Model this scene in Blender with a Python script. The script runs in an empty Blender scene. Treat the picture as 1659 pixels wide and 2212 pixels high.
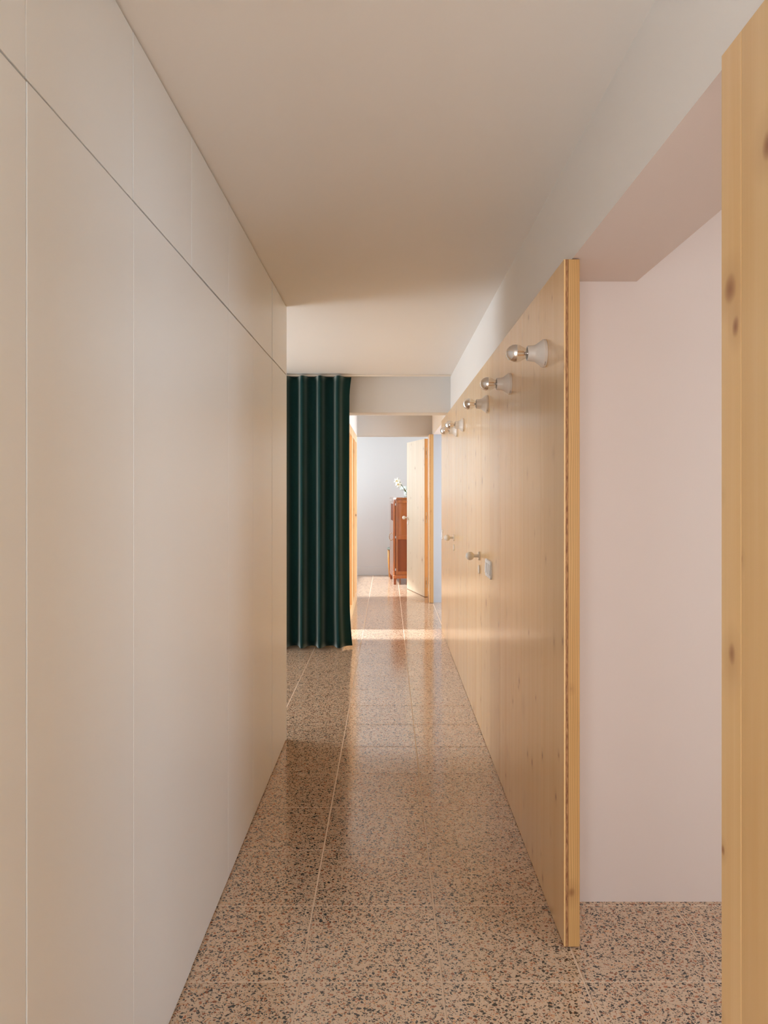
import bpy, bmesh, math, random
from mathutils import Vector, Matrix

random.seed(7)
S = bpy.context.scene
C = S.collection

# ------------------------------------------------------------------ camera
EYE = 1.379
cam_data = bpy.data.cameras.new('camera')
cam = bpy.data.objects.new('camera', cam_data)
C.objects.link(cam)
cam.location = (0, 0, EYE)
cam.rotation_euler = (math.radians(90), 0, 0)
cam_data.sensor_fit = 'HORIZONTAL'
cam_data.sensor_width = 36.0
cam_data.lens = 36.0 * 1672.0 / 1659.0
cam_data.shift_x = -9.5 / 1659.0
cam_data.shift_y = -45.0 / 1659.0
cam_data.clip_start = 0.02
S.camera = cam

# ------------------------------------------------------------------ sky
SKY_STRENGTH = 7.3
world = bpy.data.worlds.new('overcast_sky')
S.world = world
world.use_nodes = True
bg = world.node_tree.nodes['Background']
bg.inputs['Color'].default_value = (0.81, 0.93, 1.03, 1)
bg.inputs['Strength'].default_value = SKY_STRENGTH


# hazy sun on the left side of the house
sun_data = bpy.data.lights.new('hazy_sun', 'SUN')
sun_data.energy = 8.0
sun_data.angle = math.radians(4)
sun_data.color = (0.93, 0.97, 1.0)
sun = bpy.data.objects.new('hazy_sun', sun_data)
sun.rotation_euler = (0, math.radians(-45), 0)      # shines along +X and down
C.objects.link(sun)


def portal(name, loc, rot, w, h):
    """sampling aid for the sky through a window opening (emits nothing itself)"""
    d = bpy.data.lights.new(name, 'AREA')
    d.shape = 'RECTANGLE'
    d.size = w
    d.size_y = h
    d.cycles.is_portal = True
    o = bpy.data.objects.new(name, d)
    o.location = loc
    o.rotation_euler = rot
    C.objects.link(o)


# ------------------------------------------------------------------ exposure
S.view_settings.view_transform = 'Standard'
S.view_settings.look = 'None'
S.view_settings.exposure = 0.1
S.view_settings.gamma = 1.0
S.view_settings.use_curve_mapping = False
S.cycles.max_bounces = 14
S.cycles.diffuse_bounces = 10
S.cycles.glossy_bounces = 5
S.cycles.transparent_max_bounces = 12
S.cycles.caustics_reflective = False
S.cycles.caustics_refractive = False
S.cycles.sample_clamp_indirect = 6.0
S.cycles.use_denoising = True


# ------------------------------------------------------------------ helpers
def lin(r, g, b):
    def f(c):
        c /= 255.0
        return c / 12.92 if c <= 0.04045 else ((c + 0.055) / 1.055) ** 2.4
    return (f(r), f(g), f(b), 1.0)


def new_mat(name):
    m = bpy.data.materials.new(name)
    m.use_nodes = True
    nt = m.node_tree
    return m, nt, nt.nodes, nt.links, nt.nodes['Principled BSDF']


def math_node(nt, op, a, b=None, c=None):
    n = nt.nodes.new('ShaderNodeMath')
    n.operation = op
    for i, v in enumerate((a, b, c)):
        if v is None:
            continue
        if isinstance(v, (int, float)):
            n.inputs[i].default_value = v
        else:
            nt.links.new(v, n.inputs[i])
    return n.outputs[0]


def vmath(nt, op, a, b):
    n = nt.nodes.new('ShaderNodeVectorMath')
    n.operation = op
    for i, v in enumerate((a, b)):
        if isinstance(v, (tuple, list)):
            n.inputs[i].default_value = v
        else:
            nt.links.new(v, n.inputs[i])
    return n.outputs[0]


def mix_col(nt, fac, a, b, mode='MIX'):
    n = nt.nodes.new('ShaderNodeMix')
    n.data_type = 'RGBA'
    n.blend_type = mode
    for i, v in ((0, fac), (6, a), (7, b)):
        if isinstance(v, (int, float)):
            n.inputs[i].default_value = v
        elif isinstance(v, tuple):
            n.inputs[i].default_value = v
        else:
            nt.links.new(v, n.inputs[i])
    return n.outputs[2]


def ramp(nt, fac, stops):
    n = nt.nodes.new('ShaderNodeValToRGB')
    e = n.color_ramp.elements
    while len(e) < len(stops):
        e.new(0.5)
    for el, (p, c) in zip(e, stops):
        el.position = p
        el.color = c
    nt.links.new(fac, n.inputs[0])
    return n.outputs[0]


def noise(nt, vec, scale, detail=2.0, rough=0.5):
    n = nt.nodes.new('ShaderNodeTexNoise')
    nt.links.new(vec, n.inputs['Vector'])
    n.inputs['Scale'].default_value = scale
    n.inputs['Detail'].default_value = detail
    n.inputs['Roughness'].default_value = rough
    return n


def obj_coords(nt, spread=7.3):
    """object coordinates pushed apart by a per-object random number"""
    tc = nt.nodes.new('ShaderNodeTexCoord')
    oi = nt.nodes.new('ShaderNodeObjectInfo')
    comb = nt.nodes.new('ShaderNodeCombineXYZ')
    for i, k in enumerate((spread, spread * 2.7, spread * 5.1)):
        nt.links.new(math_node(nt, 'MULTIPLY', oi.outputs['Random'], k), comb.inputs[i])
    return vmath(nt, 'ADD', tc.outputs['Object'], comb.outputs[0]), oi


def paint(name, rgb, rough=0.55, spec=0.4, bump=0.04, coat=0.0):
    m, nt, N, L, p = new_mat(name)
    tc = N.new('ShaderNodeTexCoord')
    big = noise(nt, tc.outputs['Object'], 1.7, 3)
    dark = tuple(c * 0.975 for c in rgb[:3]) + (1,)
    L.new(mix_col(nt, big.outputs['Fac'], rgb, dark), p.inputs['Base Color'])
    p.inputs['Roughness'].default_value = rough
    p.inputs['Specular IOR Level'].default_value = spec
    fine = noise(nt, tc.outputs['Object'], 180, 2)
    b = N.new('ShaderNodeBump')
    b.inputs['Strength'].default_value = bump
    b.inputs['Distance'].default_value = 0.002
    L.new(fine.outputs['Fac'], b.inputs['Height'])
    L.new(b.outputs[0], p.inputs['Normal'])
    if coat:
        p.inputs['Coat Weight'].default_value = coat
        p.inputs['Coat Roughness'].default_value = 0.3
    return m


def wood(name, light, dark, knot, face='X', rough=0.4, ring=False, knots=0.6, spec=0.45, axis_scale=1.0, coat=0.0, coat_rough=0.2, zs=0.55):
    """softwood with the grain along Z; face = the axis the board looks along"""
    m, nt, N, L, p = new_mat(name)
    v, oi = obj_coords(nt)
    mp = N.new('ShaderNodeMapping')
    L.new(v, mp.inputs['Vector'])
    mp.inputs['Scale'].default_value = (14 * axis_scale, 14 * axis_scale, zs)
    wob = noise(nt, mp.outputs[0], 1.0, 4, 0.55)
    mp2 = N.new('ShaderNodeMapping')
    L.new(v, mp2.inputs['Vector'])
    mp2.inputs['Scale'].default_value = (150, 150, 1.3)
    fine = noise(nt, mp2.outputs[0], 1.0, 3, 0.6)
    col = ramp(nt, wob.outputs['Fac'], [(0.3, light), (0.72, dark)])
    mid = tuple((a * 0.62 + b * 0.38) for a, b in zip(light, dark))
    col = mix_col(nt, math_node(nt, 'MULTIPLY', fine.outputs['Fac'], 0.55), col, dark)
    if ring:
        w = N.new('ShaderNodeTexWave')
        w.wave_type = 'BANDS'
        w.bands_direction = 'X'
        mp3 = N.new('ShaderNodeMapping')
        L.new(v, mp3.inputs['Vector'])
        mp3.inputs['Scale'].default_value = (1, 0.2, 0.10)
        L.new(mp3.outputs[0], w.inputs['Vector'])
        w.inputs['Scale'].default_value = 48
        w.inputs['Distortion'].default_value = 6.0
        w.inputs['Detail'].default_value = 2
        w.inputs['Detail Scale'].default_value = 0.6
        col = mix_col(nt, math_node(nt, 'MULTIPLY', math_node(nt, 'POWER', w.outputs['Fac'], 2.0), 0.6), col, tuple(c * 0.66 for c in dark[:3]) + (1,))
    # a slight tone of its own for every board
    tone = math_node(nt, 'MULTIPLY_ADD', oi.outputs['Random'], 0.22, 0.89)
    hsv = N.new('ShaderNodeHueSaturation')
    L.new(tone, hsv.inputs['Value'])
    L.new(col, hsv.inputs['Color'])
    col = hsv.outputs[0]
    # knots and resin marks: sparse cells, a few larger knots and finer flecks
    for cy, cz, lo, hi, share in ((5.2, 4.6, 0.05, 0.13, knots), (9.5, 6.5, 0.06, 0.14, knots * 0.55)):
        mk = N.new('ShaderNodeMapping')
        L.new(v, mk.inputs['Vector'])
        mk.inputs['Scale'].default_value = (0.0 if face == 'X' else cy, 0.0 if face == 'Y' else cy, cz)
        wv = noise(nt, mk.outputs[0], 3.0, 2)
        off = vmath(nt, 'ADD', mk.outputs[0], vmath(nt, 'MULTIPLY', wv.outputs['Color'], (0.07, 0.07, 0.05)))
        vo = N.new('ShaderNodeTexVoronoi')
        L.new(off, vo.inputs['Vector'])
        vo.inputs['Scale'].default_value = 1.0
        sep = N.new('ShaderNodeSeparateColor')
        L.new(vo.outputs['Color'], sep.inputs[0])
        pick = math_node(nt, 'LESS_THAN', sep.outputs[0], share)
        size = math_node(nt, 'MULTIPLY_ADD', math_node(nt, 'POWER', sep.outputs[1], 2.2), hi - lo, lo)
        q = math_node(nt, 'DIVIDE', vo.outputs['Distance'], size)
        core = math_node(nt, 'MULTIPLY', math_node(nt, 'SUBTRACT', 1.0, math_node(nt, 'SMOOTH_MIN', math_node(nt, 'POWER', q, 1.4), 1.0, 0.25)), pick)
        core = math_node(nt, 'MAXIMUM', core, 0.0)
        halo = math_node(nt, 'MAXIMUM', math_node(nt, 'MULTIPLY', math_node(nt, 'SUBTRACT', 1.0, math_node(nt, 'MULTIPLY', q, 0.38)), pick), 0.0)
        col = mix_col(nt, math_node(nt, 'MULTIPLY', halo, 0.28), col, knot)
        col = mix_col(nt, math_node(nt, 'MULTIPLY', core, 0.95), col, knot)
    L.new(col, p.inputs['Base Color'])
    p.inputs['Roughness'].default_value = rough
    p.inputs['Specular IOR Level'].default_value = spec
    p.inputs['Coat Weight'].default_value = coat
    p.inputs['Coat Roughness'].default_value = coat_rough
    b = N.new('ShaderNodeBump')
    b.inputs['Strength'].default_value = 0.05
    b.inputs['Distance'].default_value = 0.001
    L.new(fine.outputs['Fac'], b.inputs['Height'])
    L.new(b.outputs[0], p.inputs['Normal'])
    return m


def plain(name, rgb, rough=0.4, metal=0.0, spec=0.5, noise_amt=0.06, nscale=40):
    m, nt, N, L, p = new_mat(name)
    tc = N.new('ShaderNodeTexCoord')
    n = noise(nt, tc.outputs['Object'], nscale, 2)
    L.new(mix_col(nt, n.outputs['Fac'], rgb, tuple(c * (1 - noise_amt) for c in rgb[:3]) + (1,)), p.inputs['Base Color'])
    p.inputs['Roughness'].default_value = rough
    p.inputs['Metallic'].default_value = metal
    p.inputs['Specular IOR Level'].default_value = spec
    return m


def terrazzo():
    m, nt, N, L, p = new_mat('terrazzo')
    v, oi = obj_coords(nt, 3.1)
    warp = noise(nt, v, 60, 2)
    wv = vmath(nt, 'MULTIPLY', vmath(nt, 'SUBTRACT', warp.outputs['Color'], (0.5, 0.5, 0.5)), (0.012, 0.012, 0.0))
    v = vmath(nt, 'ADD', v, wv)

    def chips(scale, thr_lo, thr_hi, seed):
        mp = N.new('ShaderNodeMapping')
        L.new(v, mp.inputs['Vector'])
        mp.inputs['Location'].default_value = (seed, seed * 0.7, 0)
        mp.inputs['Rotation'].default_value = (0, 0, seed)
        mp.inputs['Scale'].default_value = (1.0, 1.12, 1.0)
        a = N.new('ShaderNodeTexVoronoi')
        a.voronoi_dimensions = '2D'
        a.inputs['Scale'].default_value = scale
        e = N.new('ShaderNodeTexVoronoi')
        e.voronoi_dimensions = '2D'
        e.feature = 'DISTANCE_TO_EDGE'
        e.inputs['Scale'].default_value = scale
        L.new(mp.outputs[0], a.inputs['Vector'])
        L.new(mp.outputs[0], e.inputs['Vector'])
        sp = N.new('ShaderNodeSeparateColor')
        L.new(a.outputs['Color'], sp.inputs[0])
        thr = math_node(nt, 'MULTIPLY_ADD', sp.outputs[1], thr_hi - thr_lo, thr_lo)
        mask = math_node(nt, 'SMOOTHSTEP' if False else 'GREATER_THAN', e.outputs['Distance'], thr)
        return mask, sp.outputs[0], sp.outputs[2]

    cream = lin(207, 182, 157)
    cream2 = lin(198, 171, 145)
    cl = noise(nt, v, 9, 3)
    col = mix_col(nt, cl.outputs['Fac'], cream, cream2)
    palette = [(0.0, lin(28, 27, 28)), (0.40, lin(38, 35, 33)), (0.50, lin(140, 86, 58)), (0.62, lin(170, 112, 80)),
               (0.70, lin(205, 160, 122)), (0.80, lin(206, 180, 155))]
    for scale, lo, hi, seed, keep in ((190, 0.10, 0.32, 1.7, 0.58), (108, 0.14, 0.31, 4.1, 0.52), (78, 0.18, 0.34, 2.3, 0.34)):
        mask, kind, on = chips(scale, lo, hi, seed)
        cc = ramp(nt, kind, palette)
        for n in N:
            if n.type == 'VALTORGB':
                n.color_ramp.interpolation = 'CONSTANT'
        use = math_node(nt, 'MULTIPLY', mask, math_node(nt, 'LESS_THAN', on, keep))
        col = mix_col(nt, use, col, cc)
    tone = math_node(nt, 'MULTIPLY_ADD', oi.outputs['Random'], 0.08, 0.95)
    hsv = N.new('ShaderNodeHueSaturation')
    L.new(tone, hsv.inputs['Value'])
    L.new(col, hsv.inputs['Color'])
    L.new(hsv.outputs[0], p.inputs['Base Color'])
    p.inputs['Roughness'].default_value = 0.13
    p.inputs['Specular IOR Level'].default_value = 0.9
    return m


def sub_origin(o):
    t = Vector((0, 0, 0))
    while o is not None:
        t += o.location
        o = o.parent
    return t


def link(name, mesh, mats, parent=None, smooth=False):
    """mesh given in world coordinates; becomes a child of parent (parents are never rotated)"""
    o = bpy.data.objects.new(name, mesh)
    C.objects.link(o)
    for m in (mats if isinstance(mats, (list, tuple)) else [mats]):
        mesh.materials.append(m)
    if parent is not None:
        off = sub_origin(parent)
        mesh.transform(Matrix.Translation(-off))
        o.parent = parent
    if smooth:
        for pl in mesh.polygons:
            pl.use_smooth = True
    return o


def bm_mesh(bm, name):
    me = bpy.data.meshes.new(name)
    bmesh.ops.recalc_face_normals(bm, faces=bm.faces)
    bm.to_mesh(me)
    bm.free()
    return me


def add_box(bm, x0, x1, y0, y1, z0, z1, T=None):
    vs = [bm.verts.new((x, y, z)) for z in (z0, z1) for y in (y0, y1) for x in (x0, x1)]
    if T:
        for v in vs:
            v.co = T(v.co)
    for f in ((0, 2, 3, 1), (4, 5, 7, 6), (0, 1, 5, 4), (2, 6, 7, 3), (0, 4, 6, 2), (1, 3, 7, 5)):
        bm.faces.new([vs[i] for i in f])
    return vs


def box(name, x0, x1, y0, y1, z0, z1, mat, parent=None, bevel=0.0, T=None, seg=1):
    bm = bmesh.new()
    add_box(bm, x0, x1, y0, y1, z0, z1, T)
    if bevel:
        bmesh.ops.bevel(bm, geom=bm.edges[:], offset=bevel, segments=seg, affect='EDGES', profile=0.5)
    return link(name, bm_mesh(bm, name), mat, parent)


def boxes(name, lst, mat, parent=None, T=None):
    bm = bmesh.new()
    for b in lst:
        add_box(bm, *b, T)
    return link(name, bm_mesh(bm, name), mat, parent)


def lathe(name, prof, origin, axis, mat, parent=None, seg=40, cap=True, smooth=True):
    """prof = [(distance along axis, radius)]"""
    ax = Vector(axis).normalized()
    up = Vector((0, 0, 1)) if abs(ax.z) < 0.9 else Vector((1, 0, 0))
    e1 = ax.cross(up).normalized()
    e2 = ax.cross(e1).normalized()
    og = Vector(origin)
    bm = bmesh.new()
    rings = []
    for t, r in prof:
        if r < 1e-6:
            rings.append([bm.verts.new(og + ax * t)])
        else:
            rings.append([bm.verts.new(og + ax * t + (e1 * math.cos(2 * math.pi * i / seg) + e2 * math.sin(2 * math.pi * i / seg)) * r) for i in range(seg)])
    for a, b in zip(rings, rings[1:]):
        if len(a) == 1 and len(b) == 1:
            continue
        for i in range(seg):
            j = (i + 1) % seg
            if len(a) == 1:
                bm.faces.new((a[0], b[i], b[j]))
            elif len(b) == 1:
                bm.faces.new((a[i], a[j], b[0]))
            else:
                bm.faces.new((a[i], a[j], b[j], b[i]))
    if cap:
        for r in (rings[0], rings[-1]):
            if len(r) > 2:
                bm.faces.new(r)
    me = bm_mesh(bm, name)
    o = link(name, me, mat, parent, smooth)
    if smooth:
        try:
            me.set_sharp_from_angle(angle=math.radians(24))
        except Exception:
            pass
    return o


def tube(name, pts, radii, mat, parent=None, seg=10):
    bm = bmesh.new()
    pts = [Vector(p) for p in pts]
    rings = []
    for i, p in enumerate(pts):
        d = (pts[min(i + 1, len(pts) - 1)] - pts[max(i - 1, 0)]).normalized()
        up = Vector((0, 0, 1)) if abs(d.z) < 0.9 else Vector((0, 1, 0))
        a = d.cross(up).normalized()
        b = d.cross(a).normalized()
        r = radii[i] if isinstance(radii, (list, tuple)) else radii
        rings.append([bm.verts.new(p + (a * math.cos(2 * math.pi * k / seg) + b * math.sin(2 * math.pi * k / seg)) * r) for k in range(seg)])
    for a, b in zip(rings, rings[1:]):
        for k in range(seg):
            j = (k + 1) % seg
            bm.faces.new((a[k], a[j], b[j], b[k]))
    bm.faces.new(rings[0])
    bm.faces.new(rings[-1])
    return link(name, bm_mesh(bm, name), mat, parent, True)


def root(name, loc, label=None, cat=None, group=None, kind=None):
    o = bpy.data.objects.new(name, None)
    o.location = loc
    o.empty_display_size = 0.1
    C.objects.link(o)
    return tag(o, label, cat, group, kind)


def tag(o, label=None, cat=None, group=None, kind=None):
    for k, v in (('label', label), ('category', cat), ('group', group), ('kind', kind)):
        if v:
            o[k] = v
    return o


def struct(o, label=None):
    return tag(o, label=label, kind='structure')


def copy_tree(o, parent=None):
    c = o.copy()
    C.objects.link(c)
    c.parent = parent
    for ch in list(o.children):
        copy_tree(ch, c)
    return c


# ------------------------------------------------------------------ materials
CREAM = paint('cream_plaster', (0.82, 0.80, 0.775, 1), 0.6)
LACQUER = paint('white_lacquer', (0.79, 0.82, 0.84, 1), 0.36, 0.45, 0.008, 0.35)
PINK = paint('pale_pink_plaster', (0.67, 0.575, 0.525, 1), 0.6)
WHITE = paint('white_plaster', (0.84, 0.835, 0.83, 1), 0.6)
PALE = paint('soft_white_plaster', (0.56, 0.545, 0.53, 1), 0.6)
LINTEL_SHADE = paint('shaded_cream_plaster', (0.66, 0.64, 0.615, 1), 0.6)  # cream plaster with the lintel's shade put into its colour
COOL_TINT = paint('daylight_tinted_plaster', (0.40, 0.415, 0.455, 1), 0.6)  # white plaster, darkened; the daylight's blue cast is put into the colour
GROUT = paint('pale_grout', lin(220, 198, 176), 0.5)
SPRUCE = wood('spruce_face', lin(238, 203, 150), lin(222, 175, 112), lin(138, 76, 28), 'X', 0.33, knots=0.9, spec=0.5, coat=1.0)
SPRUCE_PALE = wood('pale_spruce_door', lin(220, 205, 184), lin(206, 187, 161), lin(140, 96, 60), 'X', 0.4)
SPRUCE_EDGE = wood('spruce_edge', lin(216, 174, 118), lin(190, 142, 84), lin(110, 55, 20), 'Y', 0.42, ring=True, knots=0.55)
CORE = wood('end_grain_core', lin(214, 160, 108), lin(112, 62, 32), lin(100, 60, 30), 'Y', 0.7, axis_scale=22, zs=55, knots=0.2)
PINE = wood('pine_frame', lin(240, 208, 162), lin(226, 182, 130), lin(120, 66, 28), 'X', 0.4)
PINE_PANEL = wood('pine_panel', lin(236, 202, 156), lin(220, 176, 124), lin(120, 66, 28), 'X', 0.45)
CHERRY = wood('cherry_wood', lin(184, 106, 46), lin(152, 78, 30), lin(90, 40, 16), 'Y', 0.25, knots=0.1, coat=1.0, coat_rough=0.05)
CHERRY_DARK = wood('dark_cherry_panel', lin(150, 80, 44), lin(124, 60, 32), lin(90, 40, 16), 'Y', 0.25, knots=0.1)
STOOL_WOOD = wood('oak_legs', lin(206, 150, 84), lin(180, 120, 60), lin(100, 60, 20), 'Y', 0.4, knots=0.05)
PORCELAIN = plain('white_porcelain', (0.78, 0.74, 0.70, 1), 0.16)
KNOB = plain('matt_white_metal', (0.72, 0.67, 0.60, 1), 0.45)
SWITCH = plain('white_switch_plastic', (0.80, 0.80, 0.80, 1), 0.35)
SLOT = plain('recess_shade_and_pin_grey', (0.30, 0.28, 0.26, 1), 0.5)
SILVER = plain('mirror_silver', (0.90, 0.88, 0.86, 1), 0.07, 1.0)
FILAMENT = plain('amber_filament', lin(240, 168, 80), 0.5)
PRINT = plain('grey_print', (0.28, 0.25, 0.23, 1), 0.6)
STEEL = plain('brushed_steel', (0.72, 0.70, 0.68, 1), 0.3, 1.0)
BRASS = plain('old_brass', (0.62, 0.50, 0.36, 1), 0.3, 1.0)
TRACK = plain('cream_track', (0.78, 0.70, 0.60, 1), 0.4)
CUSHION = plain('sage_cushion', lin(150, 158, 146), 0.9, nscale=300, noise_amt=0.2)
PETAL = plain('white_petal', (0.86, 0.84, 0.74, 1), 0.7)
CUP = plain('ochre_flower_centre', lin(222, 196, 120), 0.6)
STALK = plain('green_stalk', lin(104, 120, 64), 0.5)
TERRAZZO = terrazzo()


def glass(name, tint, refl=0.12):
    m, nt, N, L, p = new_mat(name)
    N.remove(p)
    t = N.new('ShaderNodeBsdfTransparent')
    t.inputs[0].default_value = tint
    g = N.new('ShaderNodeBsdfGlossy')
    g.inputs['Roughness'].default_value = 0.03
    lw = N.new('ShaderNodeLayerWeight')
    lw.inputs[0].default_value = 0.25
    f = math_node(nt, 'MULTIPLY_ADD', lw.outputs['Facing'], 0.3, refl * 0.3)
    mx = N.new('ShaderNodeMixShader')
    L.new(f, mx.inputs[0])
    L.new(t.outputs[0], mx.inputs[1])
    L.new(g.outputs[0], mx.inputs[2])
    L.new(mx.outputs[0], N['Material Output'].inputs[0])
    return m


BULB_GLASS = glass('clear_bulb_glass', (0.97, 0.95, 0.92, 1))
VASE_GLASS = glass('pale_green_glass', (0.93, 0.965, 0.93, 1), 0.5)


def velvet():
    m, nt, N, L, p = new_mat('green_velvet')
    tc = N.new('ShaderNodeTexCoord')
    mp = N.new('ShaderNodeMapping')
    L.new(tc.outputs['Object'], mp.inputs['Vector'])
    mp.inputs['Scale'].default_value = (60, 60, 12)
    n = noise(nt, mp.outputs[0], 3, 3)
    L.new(mix_col(nt, n.outputs['Fac'], lin(16, 54, 53), lin(9, 42, 41)), p.inputs['Base Color'])
    p.inputs['Roughness'].default_value = 0.8
    p.inputs['Specular IOR Level'].default_value = 0.15
    p.inputs['Sheen Weight'].default_value = 1.0
    p.inputs['Sheen Roughness'].default_value = 0.35
    p.inputs['Sheen Tint'].default_value = lin(218, 230, 226)
    return m


VELVET = velvet()

# ------------------------------------------------------------------ room shell
H = 2.405           # ceiling
DOOR_H = 2.083      # underside of all lintels
XL, XR = -0.566, 0.557
Y_BACK, Y_FAR = -2.2, 12.68
OX0, OX1 = -3.2, 3.2

# plan of the house: (x0, x1, y0, y1) of each stretch under the roof
PLAN = [(XL - 0.2, OX1 + 0.2, Y_BACK - 0.2, 0.6), (OX0 - 0.2, OX1 + 0.2, 0.6, 7.20), (-1.75, 2.20, 7.20, 10.06), (-1.80, OX1 + 0.2, 10.06, Y_FAR + 0.2)]
floor = struct(boxes('floor', [p + (-0.12, -0.0015) for p in PLAN], GROUT))
tile_mesh = None
ti = 0
for i in range(9):
    for j in range(29):
        x = -1.85 + 0.4 * i
        y = 1.376 + 0.4 * j
        if tile_mesh is None:
            g = 0.0027
            bm = bmesh.new()
            add_box(bm, -0.2 + g, 0.2 - g, -0.2 + g, 0.2 - g, -0.016, 0.0)
            bmesh.ops.bevel(bm, geom=[e for e in bm.edges if all(v.co.z > -0.001 for v in e.verts)], offset=0.0008, segments=1, affect='EDGES')
            tile_mesh = bm_mesh(bm, 'tile')
            tile_mesh.materials.append(TERRAZZO)
        o = bpy.data.objects.new('tile', tile_mesh)
        o.location = (x + 0.2, y + 0.2, 0)
        o.parent = floor
        C.objects.link(o)

struct(boxes('ceiling', [p + (H, H + 0.15) for p in PLAN], CREAM))


def wall(name, x0, x1, y0, y1, z0=0.0, z1=H, mat=CREAM):
    return struct(box(name, x0, x1, y0, y1, z0, z1, mat))


def window_wall_x(name, wname, x, t, y0, y1, wy0, wy1, wz0, wz1, mat, inward, f=0.05):
    """wall standing across X at x (thickness t outwards) with one window opening"""
    xa, xb = (x - t, x) if inward > 0 else (x, x + t)
    bl = [(xa, xb, y0, wy0, 0, H), (xa, xb, wy1, y1, 0, H), (xa, xb, wy0, wy1, wz1, H)]
    if wz0 > 0:
        bl.append((xa, xb, wy0, wy1, 0, wz0))
    struct(boxes(name, [b for b in bl if b[3] - b[2] > 1e-4], mat))
    xm = (xa + xb) / 2
    w = struct(boxes(wname, [(xm - 0.03, xm + 0.03, wy0, wy0 + f, wz0, wz1), (xm - 0.03, xm + 0.03, wy1 - f, wy1, wz0, wz1),
                             (xm - 0.03, xm + 0.03, wy0 + f, wy1 - f, wz0, wz0 + f), (xm - 0.03, xm + 0.03, wy0 + f, wy1 - f, wz1 - f, wz1)], WHITE))
    portal('window_portal', (xa if inward > 0 else xb, (wy0 + wy1) / 2, (wz0 + wz1) / 2),
           (0, math.radians(-90 if inward > 0 else 90), 0), wz1 - wz0, wy1 - wy0)


# left room beside the corridor, lit by a tall window
window_wall_x('wall_left_room', 'window_1', OX0, 0.2, 4.30, 6.95, 4.55, 5.98, 0.05, 2.3, CREAM, 1)
wall('wall_left_near', OX0, -1.170, 4.20, 4.30)
wall('wall_left_outer', OX0, -1.167, 0.6, 0.7)
wall('wall_left_cross', OX0, -0.42, 6.95, 7.20)
# lintel over the curtain opening
wall('wall_lintel_near', -0.42, XR, 6.93, 7.20, DOOR_H, H, LINTEL_SHADE)
# side passage on the left beyond the curtain
window_wall_x('wall_left_passage', 'window_2', -1.55, 0.2, 7.20, 7.80, 7.201, 7.759, 0.05, 2.25, WHITE, 1, 0.015)
wall('wall_left_return', -1.75, -0.46, 7.76, 7.90, mat=WHITE)
wall('wall_left_upper', -0.46, -0.40, 7.71, 9.84, 2.078, H, WHITE)
# wall with the far doorway
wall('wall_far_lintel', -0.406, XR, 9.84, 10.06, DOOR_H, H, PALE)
wall('wall_far_left', -1.75, -0.406, 9.84, 10.06, mat=WHITE)
# far room
window_wall_x('wall_far_room_left', 'window_3', -1.6, 0.2, 10.06, Y_FAR, 10.10, 12.5, 1.15, 2.15, WHITE, 1, 0.03)
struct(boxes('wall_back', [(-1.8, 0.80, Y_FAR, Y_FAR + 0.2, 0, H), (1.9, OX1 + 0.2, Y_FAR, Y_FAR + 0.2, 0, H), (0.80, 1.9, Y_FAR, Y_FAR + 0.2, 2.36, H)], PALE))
struct(boxes('added_light_window', [(0.80, 0.86, Y_FAR + 0.07, Y_FAR + 0.13, 0, 2.36), (1.84, 1.9, Y_FAR + 0.07, Y_FAR + 0.13, 0, 2.36), (0.86, 1.84, Y_FAR + 0.07, Y_FAR + 0.13, 2.30, 2.36), (0.86, 1.84, Y_FAR + 0.07, Y_FAR + 0.13, 0, 0.06)], WHITE))  # added unseen window, put in to brighten the far floor
portal('window_portal', (1.35, Y_FAR + 0.2, 1.18), (math.radians(-90), 0, 0), 1.1, 2.36)
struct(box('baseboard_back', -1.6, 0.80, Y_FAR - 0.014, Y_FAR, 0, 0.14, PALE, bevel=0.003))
wall('wall_far_room_right', OX1, OX1 + 0.2, 9.6, Y_FAR, mat=WHITE)
# right side: plaster above the spruce wall, solid behind it
b = boxes('wall_right_upper', [(XR, 0.8335, Y_BACK, 10.06, DOOR_H, H)], [CREAM, PINK])
for pl in b.data.polygons:
    if pl.normal.z < -0.5 or pl.normal.x > 0.5:
        pl.material_index = 1
struct(b)
wall('wall_right_solid', 0.5795, 0.8335, 2.66, 7.73, 0, DOOR_H)
wall('wall_right_far', 0.557, 0.8335, 9.60, 10.06, 0, DOOR_H, COOL_TINT)
wall('wall_right_room_far', 0.8335, 2.20, 9.60, 10.06, mat=COOL_TINT)
wall('wall_right_room_near', 0.8335, 2.20, 7.55, 7.65, mat=WHITE)
window_wall_x('wall_right_room', 'window_4', 2.00, 0.2, 7.55, 9.8, 7.72, 9.4, 0.05, 2.36, WHITE, -1)
# pale pink room on the near right
wall('wall_pink_room', 0.5795, OX1, 2.60, 2.66, 0, DOOR_H, PINK)
wall('wall_pink_room_upper', 0.8335, OX1, 2.60, 2.66, DOOR_H, H, PINK)
window_wall_x('wall_pink_room_right', 'window_5', OX1, 0.2, Y_BACK, 2.66, -0.3, 1.2, 0.85, 2.2, PINK, -1)
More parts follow.
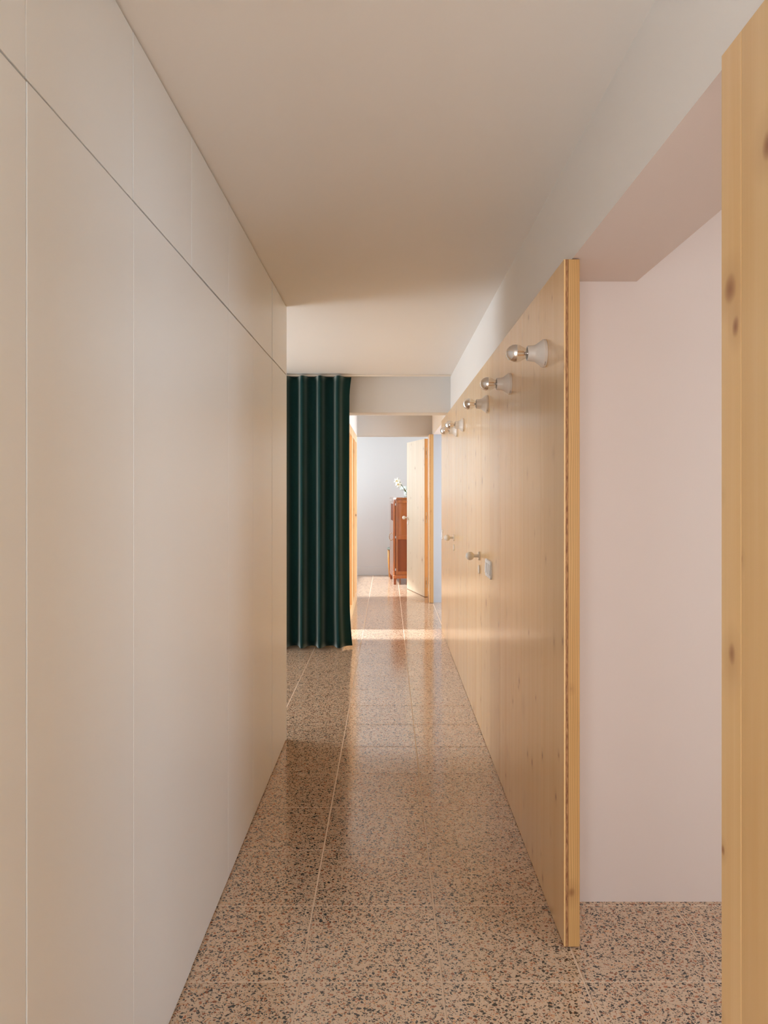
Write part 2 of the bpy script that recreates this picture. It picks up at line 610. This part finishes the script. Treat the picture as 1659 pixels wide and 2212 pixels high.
# behind the camera: an entrance with a glazed opening
bl = [(XL - 0.2, -0.3, Y_BACK - 0.2, Y_BACK, 0, H), (0.3, OX1, Y_BACK - 0.2, Y_BACK, 0, H), (-0.3, 0.3, Y_BACK - 0.2, Y_BACK, 2.1, H), (-0.3, 0.3, Y_BACK - 0.2, Y_BACK, 0, 0.9)]
struct(boxes('wall_behind', bl, CREAM))
struct(boxes('window_6', [(-0.3, -0.25, Y_BACK - 0.12, Y_BACK - 0.06, 0.9, 2.1), (0.25, 0.3, Y_BACK - 0.12, Y_BACK - 0.06, 0.9, 2.1)], WHITE))
portal('window_portal', (0, Y_BACK - 0.2, 1.5), (math.radians(90), 0, 0), 0.6, 1.2)
window_wall_x('wall_left', 'window_7', XL, 0.2, Y_BACK, 0.70, -1.9, -0.3, 0.05, 1.8, CREAM, 1)

# ------------------------------------------------------------------ spruce wall on the right
PX = 0.530          # visible face
PT = 0.005          # face board
PB = 0.5775         # back
PH = 2.079


def planks(parent, cuts, x=PX, z0=0.004, z1=PH, mat=SPRUCE):
    for a, b_ in zip(cuts, cuts[1:]):
        box('plank', x, x + PT, a + 0.0007, b_ - 0.0007, z0, z1, mat, parent, bevel=0.0004)


wr = struct(root('wall_right', (PX, 2.336, 0)))
planks(wr, [2.336, 2.685, 3.088, 3.344, 3.68, 4.05, 4.428])
planks(wr, [5.198, 5.50, 5.83, 6.168])
planks(wr, [6.842, 7.13, 7.43, 7.73])
for k, (a, b_) in enumerate(((2.336, 4.428), (5.198, 6.168), (6.842, 7.73))):
    box('core_layer', PX + PT, PX + PT + 0.0075, a, b_, 0.004, PH, CORE, wr)
    box('solid_layer', PX + PT + 0.0078, PB, a, b_, 0.004, PH, SPRUCE_EDGE, wr, bevel=0.0006)

# the piece of the same wall on the near side of the opening
wn = struct(root('wall_right_near', (0.536, 0.2, 0)))
planks(wn, [0.2, 0.55, 0.86, 1.176, 1.246], x=0.536)
box('core_layer', 0.541, 0.5485, 0.2, 1.246, 0.004, PH, CORE, wn)
box('solid_layer', 0.5488, 0.5835, 0.2, 1.246, 0.004, PH, SPRUCE_EDGE, wn)


# far end of the spruce wall, by the far doorway
wf = struct(root('wall_right_far_end', (0.503, 9.53, 0)))
box('plank', 0.503, 0.508, 9.53, 9.838, 0.004, PH, SPRUCE, wf, bevel=0.0006)
box('core_layer', 0.508, 0.5155, 9.53, 9.838, 0.004, PH, CORE, wf)
box('solid_layer', 0.5158, 0.5555, 9.53, 9.838, 0.004, PH, SPRUCE_EDGE, wf, bevel=0.0006)


def door_knob(parent, pos, axis):
    """rose, neck and ball turned in one piece"""
    prof = [(0, 0.0), (0, 0.025), (0.008, 0.025), (0.009, 0.024), (0.009, 0.0095), (0.034, 0.0095)]
    for k in range(13):
        a = math.radians(157 - k * 157 / 12)
        prof.append((0.058 - 0.025 * math.cos(math.radians(157) - 0 + 0) * 0 - 0.025 * math.cos(math.pi - a) * 1.0, 0.025 * math.sin(a)))
    prof = [(t, max(r, 0.0)) for t, r in prof]
    prof = prof[:6] + sorted(prof[6:], key=lambda q: q[0])
    prof[-1] = (prof[-1][0], 0.0)
    return lathe('door_knob', prof, pos, axis, KNOB, parent, seg=32, cap=False)


def keyhole_cover(parent, pos, axis):
    return lathe('keyhole_cover', [(0, 0.0), (0, 0.025), (0.007, 0.025), (0.008, 0.024), (0.008, 0.0)], pos, axis, KNOB, parent, seg=32, cap=False)


def flush_door(name, cuts, knob_y):
    d = struct(root(name, (PX, cuts[0], 0)))
    planks(d, cuts)
    box('core_layer', PX + PT, PX + PT + 0.0075, cuts[0], cuts[-1], 0.004, PH, CORE, d)
    box('solid_layer', PX + PT + 0.0078, PB, cuts[0], cuts[-1], 0.004, PH, SPRUCE_EDGE, d)
    door_knob(d, (PX, knob_y, 1.004), (-1, 0, 0))
    keyhole_cover(d, (PX, knob_y, 0.926), (-1, 0, 0))
    return d


flush_door('door_1', [4.432, 4.68, 4.94, 5.194], 4.487)
flush_door('door_2', [6.172, 6.40, 6.62, 6.838], 6.225)

# ------------------------------------------------------------------ far door, standing open
HX, HY = 0.470, 10.075
dx, dy = -0.236, 0.972


def D(v):   # local: x across thickness (0 = visible face, + = away), y along leaf from hinge
    return Vector((HX + dx * v.y + dy * v.x, HY + dy * v.y - dx * v.x, v.z))


d3 = struct(root('door_3', (HX, HY, 0)))
for a, b_ in zip([0.0, 0.29, 0.59, 0.885], [0.29, 0.59, 0.885]):
    box('plank', 0, 0.005, a + 0.0004, b_ - 0.0004, 0.006, 2.062, SPRUCE_PALE, d3, bevel=0.0006, T=D)
box('door_leaf', 0.0052, 0.045, 0, 0.885, 0.006, 2.062, PINE, d3, T=D)
for z in (1.879, 1.035, 0.191):
    h = box('hinge', 0.017, 0.029, -0.003, -0.0002, z - 0.07, z + 0.07, STEEL, d3, T=D)
    box('hinge_pin', 0.019, 0.024, -0.006, -0.003, z - 0.025, z + 0.025, SLOT, h, T=D)
door_knob(d3, D(Vector((0, 0.83, 1.008))), (-dy, dx, 0))
keyhole_cover(d3, D(Vector((0, 0.83, 0.93))), (-dy, dx, 0))
# pine lining of the doorway
struct(boxes('trim_1', [(0.525, 0.556, 9.84, 10.06, 0, DOOR_H)], PINE))

# ------------------------------------------------------------------ cupboards along the left wall
cu = root('built_in_cupboard', (-0.566, 0.70, 0), 'long run of handleless cream cupboards lining the left side of the corridor', 'cupboard')
box('carcass', -1.166, -0.590, 0.702, 4.282, 0.0, H - 0.002, LACQUER, cu)
joints = [0.70, 1.210, 1.718, 2.227, 2.739, 3.241, 3.770, 4.284]
for k, (a, b_) in enumerate(zip(joints, joints[1:])):
    j1, j2 = random.uniform(-0.0012, 0.0016), random.uniform(-0.0012, 0.0016)
    box('tall_door', -0.586 + j1, XL + j1, a + 0.0012, b_ - 0.0012, 0.007, 2.0205, LACQUER, cu, bevel=0.0008)
    box('top_door', -0.586 + j2, XL + j2, a + 0.0012, b_ - 0.0012, 2.0255, H - 0.006, LACQUER, cu, bevel=0.0008)
box('end_panel', -1.166, XL + 0.0005, 4.2865, 4.302, 0.0, H - 0.001, LACQUER, cu, bevel=0.0008)

# ------------------------------------------------------------------ curtain and its track
tr = tag(box('curtain_track', -1.6, 0.548, 6.80, 6.825, H - 0.016, H - 0.001, TRACK, None, bevel=0.002), 'thin cream curtain track fixed to the ceiling in front of the lintel', 'curtain track')


def curtain():
    x0, x1, n, mz = -1.30, -0.350, 230, 44
    pitch = 0.1545
    zb, zt = 0.018, 2.384
    bm = bmesh.new()
    rows = []
    for k in range(mz + 1):
        t = k / mz
        z = zb + (zt - zb) * t
        row = []
        for i in range(n + 1):
            u = i / n
            x = x0 + (x1 - x0) * u
            # edge runs in towards the middle of the drop, out at hem and heading
            w = 0.016 * (max(0, (t - 0.93) / 0.07) ** 1.5) + 0.022 * (max(0, (0.16 - t) / 0.16) ** 1.6) - 0.004 * math.sin(math.pi * t)
            xx = x + (w + 0.004 * (1 - t)) * max(0.0, (u - 0.75) / 0.25) ** 2
            drift = 0.07 * (1 - t) * math.sin(2.1 * x * 3 + 1.0)
            ph = 2 * math.pi * (x + 0.7486) / pitch + drift
            c = math.cos(ph)
            a = 0.060 + 0.006 * math.sin(5 * x + 2 * t)
            shp = c + 0.10 * math.cos(2 * ph + 0.8)
            y = 6.772 - a * shp * (0.88 + 0.12 * (1 - t))
            y -= 0.004 * math.sin(9 * t + 7 * x) * (1 - t)
            xx -= 0.009 * math.sin(ph) - 0.004 * math.sin(2 * ph)
            row.append(bm.verts.new((xx, y, z)))
        rows.append(row)
    for a, b in zip(rows, rows[1:]):
        for i in range(n):
            bm.faces.new((a[i], a[i + 1], b[i + 1], b[i]))
    me = bm_mesh(bm, 'curtain')
    o = link('curtain', me, VELVET, None, True)
    md = o.modifiers.new('cloth_thickness', 'SOLIDIFY')
    md.thickness = 0.004
    md.offset = 0
    return o


tag(curtain(), 'dark green velvet curtain hanging in deep folds beside the corridor opening', 'curtain')

# ------------------------------------------------------------------ wall lamps
def make_lamp(y, label):
    p0 = (PX, y, 1.844)
    t = root('wall_lamp', p0, label, 'lamp', 'porcelain bulb holders on the spruce wall')
    ax = (-1, 0, 0)
    lathe('lamp_base', [(0.0, 0.0), (0.0, 0.0460), (0.001, 0.047), (0.0100, 0.047), (0.0112, 0.0463), (0.0155, 0.0428), (0.024, 0.0362), (0.031, 0.0312),
                        (0.0355, 0.0285), (0.040, 0.0272), (0.050, 0.0262), (0.0605, 0.0254), (0.062, 0.0245), (0.062, 0.0215), (0.060, 0.0205), (0.042, 0.0200), (0.042, 0.0)],
          p0, ax, PORCELAIN, t, seg=56, cap=False)
    # tiny printed mark near the rim, too small to read
    bm = bmesh.new()
    for k, wdt in enumerate((0.0016, 0.0012, 0.0018, 0.0010, 0.0016, 0.0014, 0.0017)):
        ang = math.radians(46 + k * 2.9)          # below the side that looks at the corridor entrance
        ca, sa = math.cos(ang), math.sin(ang)

        def T(v, ca=ca, sa=sa):
            return Vector((p0[0] - v.x, p0[1] - ca * v.y + sa * v.z, p0[2] - sa * v.y - ca * v.z))
        add_box(bm, 0.0045, 0.0078, 0.0466, 0.0472, -wdt / 2, wdt / 2, T)
    link('printed_mark', bm_mesh(bm, 'printed_mark'), PRINT, t)
    gl = lathe('bulb', [(0.050, 0.0130), (0.060, 0.0140), (0.068, 0.0172), (0.076, 0.0218), (0.084, 0.0262), (0.091, 0.0288), (0.0985, 0.0299)], p0, ax, BULB_GLASS, t, seg=48, cap=False)
    prof = [(0.0986, 0.0299)]
    for k in range(1, 13):
        a = math.pi / 2 * k / 12
        prof.append((0.1005 + 0.0325 * math.sin(a), 0.030 * math.cos(a) if k < 12 else 0.0))
    lathe('silver_cap', prof, p0, ax, SILVER, gl, seg=48, cap=False)
    for dy_, dz_ in ((0.004, 0.0095), (-0.004, 0.0040), (0.004, -0.0040), (-0.004, -0.0095)):
        tube('filament', [(PX - 0.071, y + dy_ * 0.8, 1.844 + dz_ * 0.75), (PX - 0.105, y + dy_ * 1.2, 1.844 + dz_)], 0.0008, FILAMENT, gl, 6)
    lathe('bulb_stem', [(0.045, 0.0), (0.045, 0.006), (0.060, 0.0045), (0.064, 0.0035), (0.0665, 0.0052), (0.0695, 0.0052), (0.072, 0.002), (0.072, 0.0)], p0, ax, STEEL, gl, seg=20, cap=False)
    return t


lamp_spots = [(2.614, 'white porcelain wall lamp with half silvered bulb nearest the end edge of the wooden wall'),
              (3.357, 'second porcelain lamp with half silvered bulb counted from the wooden wall end edge'),
              (4.130, 'third and middle lamp of the five silvered bulbs along the wooden wall'),
              (5.437, 'fourth silvered bulb lamp, partly overlapping the farthest one on the wooden wall'),
              (5.950, 'farthest and smallest silvered bulb lamp at the far end of the row')]
first = make_lamp(*lamp_spots[0])
for y, lab in lamp_spots[1:]:
    c = copy_tree(first)
    c.location.y = y
    c['label'] = lab


# ------------------------------------------------------------------ switches
def rounded_prism(bm, yc, zc, hw, hh, r, x0, x1):
    ring = []
    for cy, cz, a0 in ((hw - r, hh - r, 0), (-hw + r, hh - r, 90), (-hw + r, -hh + r, 180), (hw - r, -hh + r, 270)):
        for k in range(6):
            a = math.radians(a0 + 18 * k)
            ring.append((yc + cy + r * math.cos(a), zc + cz + r * math.sin(a)))
    ins = 0.0025
    lv = []
    for x, sc in ((x1, 1.0), (x0 + ins, 1.0), (x0, 0.96)):
        lv.append([bm.verts.new((x, yc + (y - yc) * sc, zc + (z - zc) * sc)) for y, z in ring])
    n = len(ring)
    for a, b in zip(lv, lv[1:]):
        for i in range(n):
            bm.faces.new((a[i], a[(i + 1) % n], b[(i + 1) % n], b[i]))
    bm.faces.new(lv[0])
    bm.faces.new(lv[-1])


def switch(name, y0, zc, gangs, label):
    t = root(name, (PX, y0, zc), label, 'light switch')
    for g in range(gangs):
        yc = y0 + 0.0358 + 0.0716 * g
        bm = bmesh.new()
        rounded_prism(bm, yc, zc, 0.0357, 0.0460, 0.014, PX - 0.0085, PX)
        fr = link('frame', bm_mesh(bm, 'frame'), SWITCH, t)
        box('recess_shade', PX - 0.0089, PX - 0.0080, yc - 0.0262, yc + 0.0262, zc - 0.0272, zc + 0.0272, SLOT, fr)  # dark sheet standing in for the shadows around the rockers
        for s in ((-1, 1) if gangs > 1 else (0,)):
            w = 0.0126 if s else 0.0255
            c0 = yc + s * 0.0131

            def T(v, zc=zc):
                return Vector((v.x + 0.03 * (v.z - zc), v.y, v.z))
            box('rocker', PX - 0.0112, PX - 0.0087, c0 - w + 0.0006, c0 + w - 0.0006, zc - 0.0262, zc + 0.0262, SWITCH, fr, bevel=0.001, T=T)
    return t


switch('light_switch', 3.965, 0.971, 3, 'triple white switch plate beside the nearer knob on the wooden wall')
switch('light_switch', 7.500, 0.957, 1, 'single white switch at the far end of the wooden wall past the doors')

# ------------------------------------------------------------------ timber framed partition beyond the curtain
PY0, PY1, PXF = 7.712, 9.836, -0.400
tp = root('timber_partition', (PXF, PY0, 0), 'pine framed partition with recessed tall panels just right of the green curtain', 'partition')
for a, w in ((7.712, 0.17), (8.55, 0.15), (9.20, 0.13), (9.70, 0.136)):
    box('stile', PXF - 0.055, PXF, a, a + w, 0, 2.076, PINE, tp, bevel=0.002)
for a, b_ in ((7.882, 8.55), (8.70, 9.20), (9.33, 9.70)):
    box('rail', PXF - 0.055, PXF, a + 0.0005, b_ - 0.0005, 1.985, 2.076, PINE, tp, bevel=0.002)
    box('rail', PXF - 0.055, PXF, a + 0.0005, b_ - 0.0005, 0.0, 0.125, PINE, tp, bevel=0.002)
    box('panel', PXF - 0.050, PXF - 0.030, a, b_, 0.12, 1.99, PINE_PANEL, tp)

# ------------------------------------------------------------------ old wardrobe in the far room
AX, AY = 0.079, 11.41
ux, uy = 0.9977, 0.068


def W(v):
    return Vector((AX + ux * v.x - uy * v.y, AY + uy * v.x + ux * v.y, v.z))


wd = root('wardrobe', (AX, AY, 0), 'low polished cherry wood wardrobe with panelled side behind the open far door', 'wardrobe')
WU, WV = 0.52, 0.79
box('body', 0.026, WU, 0.016, WV, 0.13, 1.255, CHERRY, wd, T=W)
box('corner_post', 0.0, 0.022, 0.0, 0.035, 0.10, 1.255, CHERRY, wd, bevel=0.004, T=W)
box('base_moulding', -0.006, WU + 0.01, -0.006, WV + 0.005, 0.09, 0.140, CHERRY, wd, bevel=0.006, T=W)
# top with a cut front corner
bm = bmesh.new()
outline = [(-0.01, 0.05), (0.03, -0.012), (WU + 0.012, -0.012), (WU + 0.012, WV), (-0.012, WV)]
lo = [bm.verts.new(W(Vector((u, v, 1.255)))) for u, v in outline]
hi = [bm.verts.new(W(Vector((u + (0.012 if u < 0.1 else 0), v, 1.285)))) for u, v in outline]
bm.faces.new(lo)
bm.faces.new(hi)
for i in range(5):
    bm.faces.new((lo[i], lo[(i + 1) % 5], hi[(i + 1) % 5], hi[i]))
link('top', bm_mesh(bm, 'top'), CHERRY, wd)
# camera-facing side: frame with two sunk panels
box('stile', 0.034, 0.062, -0.004, 0.0155, 0.145, 1.25, CHERRY, wd, bevel=0.002, T=W)
box('stile', WU - 0.06, WU, -0.004, 0.0155, 0.145, 1.25, CHERRY, wd, bevel=0.002, T=W)
for z0, z1 in ((1.205, 1.25), (0.665, 0.73), (0.145, 0.195)):
    box('rail', 0.0622, WU - 0.0602, -0.003, 0.0155, z0, z1, CHERRY, wd, bevel=0.002, T=W)
box('panel', 0.062, WU - 0.06, 0.008, 0.0155, 0.73, 1.205, CHERRY, wd, T=W)
box('panel', 0.062, WU - 0.06, 0.008, 0.0155, 0.195, 0.665, CHERRY_DARK, wd, T=W)
for z in (1.185, 0.70, 0.222):
    box('hinge', 0.020, 0.033, -0.007, 0.012, z - 0.016, z + 0.016, STEEL, wd, T=W)
# left front: door, moulding and handle
fd = box('front_door', -0.006, 0.0255, 0.040, WV - 0.02, 0.20, 1.23, CHERRY, wd, bevel=0.003, T=W)
box('door_moulding', -0.012, -0.0065, 0.14, 0.20, 0.94, 1.19, CHERRY_DARK, wd, bevel=0.002, T=W)
box('door_moulding', -0.012, -0.0065, 0.36, 0.42, 0.94, 1.19, CHERRY_DARK, wd, bevel=0.002, T=W)
box('plinth', -0.004, 0.0255, 0.037, WV - 0.02, 0.142, 0.197, CHERRY, wd, bevel=0.004, T=W)
pts = []
for k in range(15):
    a = math.pi * k / 14
    pts.append(W(Vector((-0.008 - 0.032 * math.sin(a), 0.40 + 0.012 * math.sin(3 * a), 0.685 + 0.055 * math.cos(a)))))
tube('door_handle', pts, 0.006, BRASS, fd, 8)
for (u, v) in ((0.018, 0.02), (WU - 0.03, 0.02), (0.018, WV - 0.03), (WU - 0.03, WV - 0.03)):
    bm = bmesh.new()
    vs = add_box(bm, u - 0.018, u + 0.018, v - 0.02, v + 0.02, 0.0, 0.092, W)
    bmesh.ops.bevel(bm, geom=bm.edges[:], offset=0.004, segments=1, affect='EDGES')
    link('foot', bm_mesh(bm, 'foot'), CHERRY_DARK, wd)

# ------------------------------------------------------------------ stool behind the wardrobe
st = root('stool', (0.157, 12.45, 0), 'wooden stool with sage grey cushion half hidden behind the wardrobe', 'stool')
lathe('cushion', [(0, 0.0), (0, 0.172), (0.012, 0.186), (0.030, 0.180), (0.046, 0.140), (0.056, 0.07), (0.058, 0.0)], (0.16, 12.45, 0.438), (0, 0, 1), CUSHION, st, cap=False)
lathe('seat_frame', [(0, 0.0), (0, 0.120), (0.03, 0.126), (0.03, 0.0)], (0.16, 12.45, 0.4078), (0, 0, 1), STOOL_WOOD, st, cap=False)
for sx, sy in ((-1, -0.2), (1, -0.2), (-0.2, 1), (0.2, -1)):
    tube('leg', [(0.157 + sx * 0.150, 12.45 + sy * 0.150, 0.437), (0.157 + sx * 0.148, 12.45 + sy * 0.148, 0.25), (0.157 + sx * 0.140, 12.45 + sy * 0.140, 0.0)], [0.021, 0.018, 0.011], STOOL_WOOD, st, 10)

# ------------------------------------------------------------------ vase and flowers on the wardrobe
VXc, VYc = AX + 0.24, AY + 0.30
va = root('vase', (VXc, VYc, 1.285), 'pale green glass vase with wide flat bowl standing on the wardrobe', 'vase')
lathe('foot', [(0, 0.0), (0, 0.105), (0.005, 0.108), (0.012, 0.10), (0.016, 0.070)], (VXc, VYc, 1.2852), (0, 0, 1), VASE_GLASS, va, cap=False)
lathe('body', [(0.016, 0.070), (0.03, 0.082), (0.075, 0.088), (0.105, 0.085)], (VXc, VYc, 1.2852), (0, 0, 1), VASE_GLASS, va, cap=False)
lathe('bowl', [(0.105, 0.085), (0.108, 0.125), (0.113, 0.147), (0.122, 0.150), (0.165, 0.150), (0.168, 0.146), (0.165, 0.143), (0.124, 0.143)], (VXc, VYc, 1.2852), (0, 0, 1), VASE_GLASS, va, cap=False)


def flower(name, head, bend, foot, facing, label, size=0.05):
    t = root(name, foot, label, 'flower', 'white cut flowers in the vase')
    tube('stem', [foot, tuple((Vector(foot) * 0.5 + Vector(bend) * 0.5)[:2]) + ((foot[2] + bend[2]) / 2 + 0.006,), bend, tuple(Vector(bend) * 0.45 + Vector(head) * 0.55), head], [0.006, 0.0055, 0.005, 0.0035, 0.003], STALK, t, 8)
    f = Vector(facing).normalized()
    e1 = f.cross(Vector((0, 0, 1))).normalized()
    e2 = f.cross(e1).normalized()
    hd = Vector(head)
    for k in range(6):
        a = 2 * math.pi * k / 6 + 0.3
        d = e1 * math.cos(a) + e2 * math.sin(a)
        s = f.cross(d)
        bm = bmesh.new()
        pr = [(0.10, 0.10, 0.0), (0.45, 0.30, 0.10), (0.80, 0.26, 0.06), (1.0, 0.02, -0.06)]
        rows = []
        for l, w, c in pr:
            rows.append([bm.verts.new(hd + d * l * size + s * w * size * q + f * (c * size - 0.06 * size * abs(q))) for q in (-1, 0, 1)])
        for a_, b_ in zip(rows, rows[1:]):
            for i in range(2):
                bm.faces.new((a_[i], a_[i + 1], b_[i + 1], b_[i]))
        o = link('petal', bm_mesh(bm, 'petal'), PETAL, t, True)
        md = o.modifiers.new('petal_thickness', 'SOLIDIFY')
        md.thickness = 0.0008
    lathe('flower_centre', [(0, 0.0), (0, 0.006), (0.012, 0.008), (0.016, 0.011), (0.014, 0.007), (0.006, 0.0)], hd, f, CUP, t, seg=14, cap=False)


flower('flower', (0.128, 11.50, 1.530), (0.172, 11.56, 1.515), (VXc - 0.03, VYc - 0.02, 1.305), (-0.35, -1, 0.15), 'upper white flower with ochre centre leaning out of the glass vase', 0.055)
flower('flower', (0.148, 11.47, 1.478), (0.186, 11.53, 1.485), (VXc - 0.01, VYc - 0.05, 1.305), (-0.3, -1, -0.1), 'lower white flower with ochre centre just under the taller bloom', 0.052)
